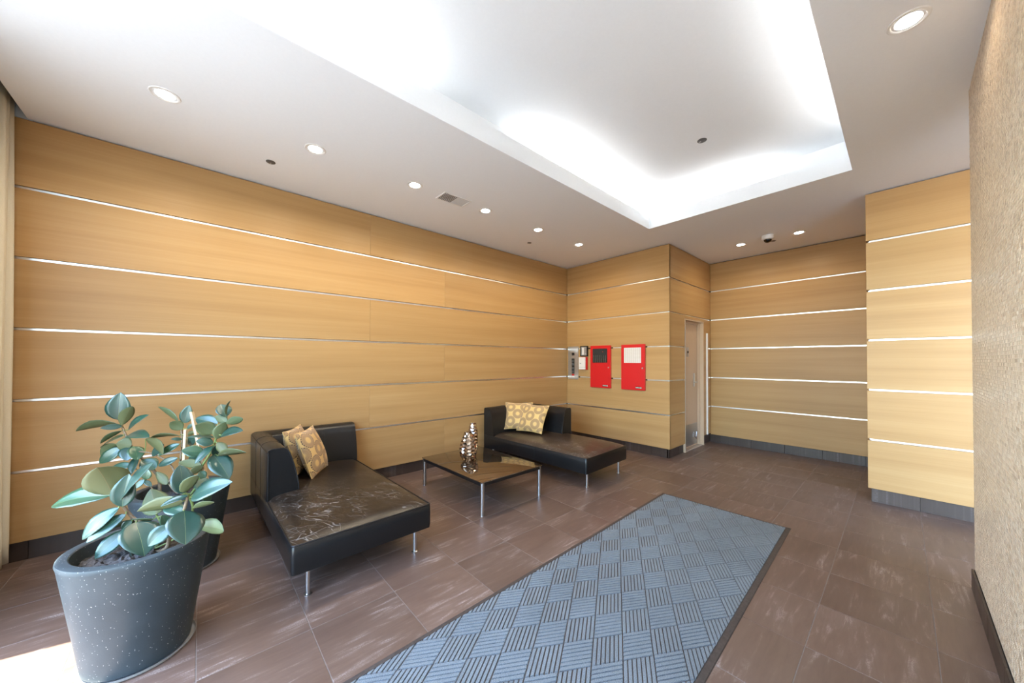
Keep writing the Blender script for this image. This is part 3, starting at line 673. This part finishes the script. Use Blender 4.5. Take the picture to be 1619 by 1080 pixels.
    def loop(off, z, r=0.016):
        out = []
        for (cx_, cy_, a0) in ((X1-r, Y1-r, 0), (X0+r, Y1-r, 90), (X0+r, Y0+r, 180), (X1-r, Y0+r, 270)):
            for k in range(4): a = R(a0+30*k); out.append((cx_+(r+off)*math.cos(a), my(cy_+(r+off)*math.sin(a)), z))
        return out
    tube_obj('piping', loop(0.0, zt+0.004), 0.0052, 'piping_black', frame, 6, True)
    if seat_seam:
        for yy_ in (Y0-0.0065, Y1+0.0065): tube_obj('seam', [(0.98, my(yy_), zt-0.01), (0.98, my(yy_), zb+0.02)], 0.0022, 'piping_black', frame, 6)
    for x in (0.10, L-0.058):
        for y in (0.098, Wd-0.098):
            lathe_obj('leg', [(0.021, 0.0), (0.021, 0.005), (0.0175, 0.007), (0.0125, 0.008), (0.0125, 0.168)], 'steel', t, (x, my(y), 0.0), 20)
    return t
chaise('black leather chaise sofa with scratched seat, beside the potted plants', (0.028, 0.362, 0), R(1.15), False, 'leather_worn', False)
chaise('black leather chaise sofa with worn brown seat, nearer the red cabinets', (0.070, 3.046, 0), R(2.45), True, 'leather_worn_brown', True)

# ------------------------------------------------------------------ cushions
def cushion(label, c, wdir, udir, size, thick, mat, seed):
    rnd = random.Random(seed); n = 18
    w = Vector(wdir).normalized(); u = Vector(udir); u = (u - w*u.dot(w)).normalized(); nn = w.cross(u)
    v = []; f = []; uv = []
    for side in (1, -1):
        for i in range(n+1):
            for j in range(n+1):
                a = -1+2*i/n; b = -1+2*j/n
                pin = 1-0.085*(1-a*a)*0 - 0.0
                x = a*(1-0.075*(1-abs(a)**6)*0)*(1-0.07*(1-b*b)*abs(a)**3); y = b*(1-0.07*(1-a*a)*abs(b)**3)
                h = (max(0, 1-abs(a)**2.6)*max(0, 1-abs(b)**2.6))**0.62
                h *= 1+0.10*math.sin(3.1*a+seed)*math.cos(2.3*b+seed*2)
                edge = 0.0025 if (i in (0, n) or j in (0, n)) else 0.0025
                p = (x*size/2, y*size/2, side*(h*thick/2+edge)); v.append(p); uv.append((a/2+0.5, b/2+0.5))
    N = (n+1)*(n+1); idx = lambda s, i, j: s*N+i*(n+1)+j
    for i in range(n):
        for j in range(n):
            f.append((idx(0, i, j), idx(0, i+1, j), idx(0, i+1, j+1), idx(0, i, j+1))); f.append((idx(1, i, j), idx(1, i, j+1), idx(1, i+1, j+1), idx(1, i+1, j)))
    per = [(i, 0) for i in range(n)] + [(n, j) for j in range(n)] + [(i, n) for i in range(n, 0, -1)] + [(0, j) for j in range(n, 0, -1)]
    for k in range(len(per)):
        p, q = per[k], per[(k+1) % len(per)]; f.append((idx(0, *p), idx(1, *p), idx(1, *q), idx(0, *q)))
    me = pymesh('cushion', v, f, True, 70); ul = me.uv_layers.new(name='uv')
    for lp in me.loops: ul.data[lp.index].uv = uv[lp.vertex_index]
    root = thing('throw_cushion', label, 'cushion', (0, 0, 0), 0, 'circle-patterned throw cushions')
    root.matrix_world = Matrix(((w.x, u.x, nn.x, c[0]), (w.y, u.y, nn.y, c[1]), (w.z, u.z, nn.z, c[2]), (0, 0, 0, 1)))
    link('cover', me, mat, root)
    pts = []
    for (i, j) in per: p = v[idx(0, i, j)]; pts.append((p[0]*1.004, p[1]*1.004, 0))
    tube_obj('edge_seam', pts, 0.0035, mat, root, 6, True)
    return root
cushion('gold circle-patterned cushion at the back of the scratched sofa corner', (0.375, 0.690, 0.592), (-0.86, 0.50, 0), (-0.05, -0.11, 0.36), 0.39, 0.13, 'cushion_circles_dotted', 1)
cushion('gold circle-patterned cushion in front on the scratched sofa', (0.505, 0.770, 0.575), (-0.86, 0.51, 0), (-0.05, -0.12, 0.36), 0.42, 0.13, 'cushion_circles_dotted', 2)
cushion('tan circle-patterned cushion tucked into the corner of the far sofa', (0.355, 3.470, 0.600), (0.66, 0.62, 0), (-0.13, 0.13, 0.36), 0.405, 0.13, 'cushion_circles', 3)
cushion('tan circle-patterned cushion in front on the far sofa', (0.600, 3.512, 0.590), (0.96, 0.20, 0), (-0.06, 0.20, 0.36), 0.415, 0.13, 'cushion_circles', 4)

# ------------------------------------------------------------------ glass coffee table and vases
t = thing('coffee_table', 'low smoked glass coffee table with steel legs between the sofas', 'table', (0.475, 1.870, 0), R(0.6))
TW, TD, TZ = 1.105, 0.795, 0.312
box('glass_top', 0, TW, 0, TD, TZ-0.010, TZ, 'smoked_mirror_glass', t, 0.0025, 2)
boxes('apron', [(0.035, TW-0.035, 0.006, 0.030, TZ-0.040, TZ-0.0105), (0.035, TW-0.035, TD-0.030, TD-0.006, TZ-0.040, TZ-0.0105), (0.006, 0.030, 0.035, TD-0.035, TZ-0.040, TZ-0.0105), (TW-0.030, TW-0.006, 0.035, TD-0.035, TZ-0.040, TZ-0.0105)], 'black_enamel', t)
boxes('underside_sheet', [(0.041, TW-0.041, 0.041, TD-0.041, TZ-0.016, TZ-0.0105)], 'black_enamel', t)
for x in (0.024, TW-0.024):
    for y in (0.024, TD-0.024):
        lathe_obj('leg', [(0.020, 0.0), (0.020, 0.004), (0.0165, 0.0045), (0.0165, 0.011), (0.0185, 0.012), (0.0185, TZ-0.0105)], 'steel', t, (x, y, 0), 22)
def vase(label, x, y, h, rmax, prof):
    v = []; f = []; cols = 18 if rmax > 0.08 else 12; rows_ = max(9, int(h/0.0185))
    for i in range(rows_+1):
        s = i/rows_; z = s*h
        for k in range(len(prof)-1):
            if prof[k][0] <= s <= prof[k+1][0]: q = (s-prof[k][0])/(prof[k+1][0]-prof[k][0]); r = (prof[k][1]+(prof[k+1][1]-prof[k][1])*q)*rmax; break
        for c in range(cols):
            a = 2*math.pi*(c+0.5*(i % 2))/cols; dent = ((c-(i-(i & 1))//2)+2*i) % 3 == 0; j = 1+((random.uniform(-0.12, -0.07) if dent else random.uniform(-0.012, 0.02)) if 0 < i < rows_ else 0)
            v.append((r*j*math.cos(a), r*j*math.sin(a), z))
    for i in range(rows_):
        for c in range(cols):
            a, b = i*cols+c, i*cols+(c+1) % cols; d, e = a+cols, b+cols
            if i % 2 == 0: f += [(a, b, d), (b, e, d)]
            else: f += [(a, e, d), (a, b, e)]
    f.append(tuple(range(cols))[::-1])
    root = thing('hammered_vase', label, 'vase', (x, y, TZ), 0, 'hammered metallic vases')
    bm = bmesh.new(); vs = [bm.verts.new(p) for p in v]
    for q in f: bm.faces.new([vs[i] for i in q])
    # dimple: every facet pair gets a softened edge so it reads as a hammered dent
    link('body', bm_mesh('body', bm), 'hammered_bronze_chrome', root)
    rt = prof[-1][1]*rmax
    lathe_obj('rim', [(rt*0.98, h-0.012), (rt+0.002, h-0.002), (rt+0.001, h+0.002), (rt-0.004, h+0.002), (rt-0.006, h-0.02), (0.002, h-0.03)], 'hammered_bronze_chrome', root, n=24, cap=False)
vase('short fat hammered metal vase in front on the glass table', 0.925, 2.185, 0.305, 0.097, [(0, 0.46), (0.06, 0.62), (0.12, 0.76), (0.2, 0.90), (0.28, 0.98), (0.36, 1.0), (0.48, 0.98), (0.6, 0.89), (0.72, 0.76), (0.86, 0.59), (1, 0.45)])
vase('tall slim hammered metal vase behind on the glass table', 0.815, 2.330, 0.372, 0.058, [(0, 0.60), (0.08, 0.76), (0.2, 0.92), (0.35, 0.99), (0.5, 1.0), (0.65, 0.97), (0.8, 0.88), (0.92, 0.75), (1, 0.62)])

# ------------------------------------------------------------------ curtain
def curtain():
    t = thing('curtain', 'beige pleated floor-length curtain at the left edge', 'curtain', (0.03, -0.985, 0))
    v = []; n = 72; zs = [0.03, 0.17, 0.175, 0.8, 1.6, 2.4, 3.0, 3.28]
    for z in zs:
        for i in range(n+1):
            x = 0.50*i/n; a = 0.026*math.sin(x*2*math.pi/0.083+0.5*math.sin(z*0.8)) + 0.008*math.sin(x*31+z)
            v.append((x+0.004*math.sin(z*2), a*(1.0+0.1*(3.3-z)/3.3), z))
    f = [(r_*(n+1)+i, r_*(n+1)+i+1, (r_+1)*(n+1)+i+1, (r_+1)*(n+1)+i) for r_ in range(len(zs)-1) for i in range(n)]
    o = link('cloth', pymesh('cloth', v, f, True), 'curtain_cloth', t)
    md = o.modifiers.new('thickness', 'SOLIDIFY'); md.thickness = 0.003
    tube_obj('track', [(-0.02, 0, 3.30), (0.6, 0, 3.30)], 0.012, 'white_plastic', t)
curtain()

# ------------------------------------------------------------------ potted rubber plants
def leaf_mesh(length, width, bend, fold):
    nt_, T = 10, []
    ss = [-1.0, -0.66, -0.33, -0.045, 0.045, 0.33, 0.66, 1.0]
    v = []; f = []; fm = []
    ts = [0, 0.05, 0.14, 0.26, 0.40, 0.55, 0.70, 0.83, 0.92, 0.97, 1.0]
    for lay in (0, 1):
        for t_ in ts:
            wv = (math.sin(math.pi*min(1, t_**0.86))**0.72) if 0 < t_ < 1 else 0.0
            if t_ > 0.92: wv = wv*(1-(t_-0.92)/0.08*0.35)
            wv = max(wv, 0.03 if t_ < 1 else 0.008)
            for s in ss:
                sx = s if abs(s) > 0.05 else s*min(1.0, 0.9/max(wv*12, 0.9))
                y = sx*wv*width/2; z = fold*abs(s)**1.4*wv*width/2 + bend*length*(4*t_*(1-t_)*0.25 - 0.18*t_*t_) + 0.012*width*math.sin(t_*26)*abs(s)*wv
                v.append((t_*length, y, z - (0.0018 if lay else 0)))
    m = len(ss); L_ = len(ts)*m
    for lay in (0, 1):
        for i in range(len(ts)-1):
            for j in range(m-1):
                a = lay*L_+i*m+j; q = (a, a+m, a+m+1, a+1)
                f.append(q[::-1] if lay == 0 else q)
                mid = (j == 3); fm.append((2 if mid else 0) if lay == 0 else (3 if mid else 1))
    for i in range(len(ts)-1):
        for j in (0, m-1):
            a = i*m+j; b = a+m; q = (a, b, b+L_, a+L_); f.append(q if j == 0 else q[::-1]); fm.append(0)
    me = bpy.data.meshes.new('leaf'); me.from_pydata(v, [], f); me.update()
    me.polygons.foreach_set('use_smooth', [True]*len(f)); me.polygons.foreach_set('material_index', fm)
    for q in ('leaf_top', 'leaf_under', 'leaf_midrib', 'leaf_midrib_under'): me.materials.append(MATS[q])
    return me
def plant(label_plant, label_pot, pos, stems, leaves, stakes, depth, rz):
    px_, py_ = pos
    sc = thing('pot_saucer', 'clear plastic saucer under the '+label_pot, 'saucer', (px_, py_, 0))
    lathe_obj('dish', [(0.001, 0.002), (0.188, 0.002), (0.197, 0.005), (0.203, 0.015), (0.205, 0.015), (0.200, 0.003), (0.19, 0.0), (0.001, 0.0)], 'clear_saucer', sc, n=56, cap=False)
    pt = thing('planter_pot', label_pot, 'pot', (px_, py_, 0.003), rz)
    lathe_obj('shell', [(0.001, 0.0), (0.176, 0.0), (0.184, 0.007), (0.200, 0.12), (0.230, 0.33), (0.2545, 0.497), (0.2585, 0.512), (0.256, 0.5215), (0.250, 0.524), (0.222, 0.524), (0.2175, 0.520), (0.216, 0.512), (0.212, 0.450), (0.205, 0.42)], 'speckled_charcoal_resin', pt, n=72, cap=False)
    v = []; f = []; rnd = random.Random(int(px_*100)); rings = 16; sg = 48
    for i in range(rings+1):
        for k in range(sg): a = 2*math.pi*k/sg; r_ = 0.211*i/rings+0.0005; v.append((r_*math.cos(a), r_*math.sin(a), 0.462+rnd.uniform(-0.009, 0.009)+0.02*(1-(i/rings)**2)))
    for i in range(rings):
        for k in range(sg): f.append((i*sg+k, (i+1)*sg+k, (i+1)*sg+(k+1) % sg, i*sg+(k+1) % sg))
    so = link('soil', pymesh('soil', v, f), 'soil', pt)
    base = Vector((px_, py_, 0.47)); t = thing('rubber_plant', label_plant, 'plant', base, 0, 'potted rubber plants')
    SP = []
    for pts, rad, mat in stems:
        q = [Vector(p) if len(p) == 3 and isinstance(p, Vector) else at(*p) for p in pts]
        # smooth the stem
        sm = []
        for i in range(len(q)-1):
            for k in range(6):
                u = k/6; p0 = q[max(i-1, 0)]; p1, p2 = q[i], q[i+1]; p3 = q[min(i+2, len(q)-1)]
                sm.append(0.5*((2*p1)+(p2-p0)*u+(2*p0-5*p1+4*p2-p3)*u*u+(3*p1-p0-3*p2+p3)*u*u*u))
        sm.append(q[-1]); SP.append(sm)
        tube_obj('stem', [p-base for p in sm], [rad*(1-0.45*i/len(sm)) for i in range(len(sm))], mat, t, 8)
    for q in stakes:
        A, B = at(*q[0]), at(*q[1]); d = (B-A).normalized(); s = d.cross(FWD).normalized(); w = s.cross(d); h = 0.0085; vs = []
        for p in (A, B): vs += [p+s*h+w*h-base, p-s*h+w*h-base, p-s*h-w*h-base, p+s*h-w*h-base]
        link('stake', pymesh('stake', vs, [(3, 2, 1, 0), (4, 5, 6, 7), (0, 1, 5, 4), (1, 2, 6, 5), (2, 3, 7, 6), (3, 0, 4, 7)]), 'stake_wood', t)
    allp = [p for s in SP for p in s]
    rnd = random.Random(5)
    for (bx, by, tx_, ty_, wpx, under, dd) in leaves:
        # depth of the leaf base follows the nearest stem
        def pix(p): d = p-CAM; z = d.dot(FWD); return (CX+F_PX*d.dot(RGT)/z, CY-F_PX*d.dot(UPV)/z, z)
        best = min(allp, key=lambda p: (pix(p)[0]-bx)**2+(pix(p)[1]-by)**2); zb = pix(best)[2]
        B = at(bx, by, zb-0.015); T = at(tx_, ty_, zb-0.015-dd); ax = (T-B); ln = ax.length; ax.normalize()
        app = wpx/F_PX*zb; full = max(app*1.04, ln*0.40); phi = math.acos(min(1, app/full))
        view = (CAM-(B+T)*0.5).normalized(); side = ax.cross(view).normalized(); n0 = side.cross(ax).normalized()
        if n0.dot(view) < 0: n0 = -n0
        c1 = n0*math.cos(phi)+side*math.sin(phi); c2 = n0*math.cos(phi)-side*math.sin(phi)
        up = Vector((0, 0, 1)); nrm = c1 if (c1.dot(up) > c2.dot(up)) != bool(under) else c2
        if under: nrm = -nrm
        y = nrm.cross(ax).normalized()
        me = leaf_mesh(ln, full, rnd.uniform(0.10, 0.30), rnd.uniform(0.10, 0.28))
        o = link('leaf', me, ['leaf_top'], t)
        ML = Matrix(((ax.x, y.x, nrm.x, B.x-base.x), (ax.y, y.y, nrm.y, B.y-base.y), (ax.z, y.z, nrm.z, B.z-base.z), (0, 0, 0, 1))); o.matrix_local = ML
        if (best-B).length > 0.012:
            il = ML.inverted(); a_ = il @ (best-base); tube_obj('petiole', [a_, a_*0.5+Vector((0, 0, 0.004)), Vector((0.002, 0, -0.001))], [0.0032, 0.0028, 0.0024], 'stem_green', o, 6)
    return t
D1_, D2_ = 1.70, 2.396
L1 = [(178, 782, 154, 738, 50, 1, 0.06), (176, 783, 78, 798, 27, 0, 0.02), (193, 801, 203, 750, 28, 0, 0.0), (192, 789, 240, 732, 9, 0, 0.03), (188, 803, 126, 854, 19, 0, 0.05), (199, 813, 134, 858, 18, 0, 0.08),
      (200, 838, 149, 884, 22, 0, 0.08), (214, 826, 229, 878, 47, 0, 0.07), (243, 821, 175, 834, 8, 1, 0.05), (208, 824, 192, 838, 12, 0, 0.0),
      (289, 781, 285, 735, 28, 0, -0.02), (288, 780, 312, 749, 17, 1, 0.03), (303, 786, 364, 761, 25, 0, 0.05), (306, 803, 339, 793, 9, 1, 0.0), (291, 808, 294, 860, 45, 0, 0.09), (271, 830, 233, 864, 24, 0, 0.06),
      (289, 792, 218, 807, 20, 1, 0.03), (297, 784, 253, 800, 8, 0, 0.05), (248, 813, 239, 774, 33, 1, -0.06), (311, 832, 357, 838, 21, 1, 0.05), (291, 812, 259, 799, 20, 0, -0.03), (317, 776, 322, 755, 19, 0, -0.10), (322, 782, 333, 793, 12, 0, -0.05),
      (256, 815, 268, 838, 14, 0, -0.03), (205, 852, 214, 890, 10, 0, 0.05)]
L2 = [(188, 664, 190, 621, 28, 0, 0.02), (193, 672, 209, 641, 16, 1, 0.03), (187, 671, 121, 679, 11, 1, 0.02), (193, 674, 158, 677, 9, 0, 0.08), (203, 680, 233, 655, 7, 0, 0.0), (192, 681, 158, 700, 7, 1, 0.03), (195, 689, 157, 707, 4, 0, 0.0), (203, 688, 235, 690, 14, 0, 0.06),
      (208, 704, 184, 701, 21, 1, 0.04), (184, 702, 161, 722, 19, 1, 0.0), (191, 708, 156, 733, 17, 0, 0.05), (206, 706, 200, 728, 22, 0, 0.05), (212, 706, 218, 727, 20, 0, 0.03), (216, 722, 207, 750, 10, 0, 0.08), (208, 735, 175, 740, 12, 0, 0.03), (230, 694, 261, 718, 12, 1, 0.03),
      (259, 702, 240, 722, 10, 0, 0.0), (284, 702, 249, 720, 10, 0, 0.05), (245, 742, 224, 727, 22, 0, 0.02), (281, 724, 249, 737, 11, 0, 0.03), (231, 758, 234, 743, 12, 0, 0.0), (228, 758, 213, 773, 8, 0, 0.03), (228, 760, 240, 769, 7, 0, 0.0), (264, 766, 247, 746, 12, 1, 0.0),
      (282, 666, 251, 643, 7, 1, 0.0), (292, 669, 299, 641, 16, 0, 0.02), (288, 679, 269, 667, 16, 1, 0.05), (296, 678, 306, 669, 5, 0, 0.0), (284, 689, 238, 691, 5, 1, 0.02), (288, 695, 270, 694, 5, 0, 0.05), (297, 688, 309, 682, 7, 1, -0.03),
      (344, 670, 309, 661, 19, 0, 0.00), (341, 684, 309, 672, 22, 1, 0.08), (343, 694, 355, 667, 18, 1, 0.0), (357, 659, 349, 639, 20, 0, -0.03), (359, 667, 340, 658, 13, 1, 0.02), (358, 656, 363, 633, 4, 1, 0.0), (358, 670, 385, 661, 13, 1, 0.03), (350, 688, 383, 680, 12, 0, 0.05),
      (338, 692, 294, 691, 5, 0, 0.05), (337, 701, 310, 697, 14, 0, 0.06), (322, 716, 287, 712, 18, 0, 0.07), (336, 705, 308, 733, 10, 0, 0.10), (343, 700, 358, 717, 14, 1, 0.0), (345, 721, 390, 714, 11, 1, 0.03), (337, 719, 363, 756, 29, 0, 0.06), (318, 735, 282, 731, 13, 1, 0.05), (321, 737, 297, 750, 11, 1, 0.08),
      (316, 745, 324, 757, 11, 0, 0.0), (300, 722, 316, 733, 16, 0, -0.03), (310, 690, 297, 705, 12, 0, -0.05), (340, 705, 345, 722, 14, 0, -0.04)]
V = lambda x, y, z: Vector((x, y, z))
plant('rubber plant with broad blue-green leaves in the front pot', 'large speckled charcoal pot nearest the camera', (1.615, -0.204),
      [([V(1.60, -0.21, 0.46), (262, 868, D1_-0.02), (270, 833, D1_-0.03), (290, 808, D1_-0.05), (297, 781, D1_-0.04)], 0.010, 'bark'),
       ([V(1.59, -0.22, 0.46), (243, 840, D1_), (212, 820, D1_-0.02), (192, 797, D1_-0.05), (177, 781, D1_-0.07)], 0.009, 'bark'),
       ([V(1.63, -0.18, 0.46), (262, 846, D1_+0.04), (254, 826, D1_+0.03), (246, 812, D1_+0.02)], 0.007, 'stem_green'),
       ([(297, 781, D1_-0.04), (305, 803, D1_-0.02), (296, 830, D1_), (280, 850, D1_), V(1.63, -0.19, 0.465)], 0.006, 'stem_green')], L1, [], D1_, 0.0)
plant('taller rubber plant tied to stakes in the rear pot', 'speckled charcoal pot against the wood wall', (0.793, -0.080),
      [([V(0.77, -0.10, 0.46), (255, 790, D2_), (252, 760, D2_), (244, 745, D2_), (222, 722, D2_-0.02), (206, 703, D2_-0.04), (192, 672, D2_-0.05)], 0.011, 'bark'),
       ([V(0.80, -0.06, 0.46), (282, 775, D2_), (284, 740, D2_), (288, 700, D2_), (287, 678, D2_), (289, 668, D2_)], 0.009, 'bark'),
       ([V(0.83, -0.05, 0.46), (313, 765, D2_-0.03), (318, 740, D2_-0.04), (333, 716, D2_-0.05), (341, 695, D2_-0.06), (343, 682, D2_-0.06), (357, 668, D2_-0.05), (358, 656, D2_-0.05)], 0.008, 'stem_green'),
       ([V(0.79, -0.08, 0.46), (268, 765, D2_-0.02), (275, 745, D2_-0.02), (262, 728, D2_-0.03), (240, 717, D2_-0.05), (220, 714, D2_-0.06)], 0.007, 'bark'),
       ([V(0.78, -0.11, 0.46), (250, 785, D2_-0.03), (238, 768, D2_-0.05), (230, 758, D2_-0.06), (216, 742, D2_-0.06)], 0.005, 'bark')], L2,
      [((288, 800, D2_-0.02), (294, 679, D2_-0.02)), ((336, 800, D2_-0.02), (303, 651, D2_-0.02))], D2_, 0.4)
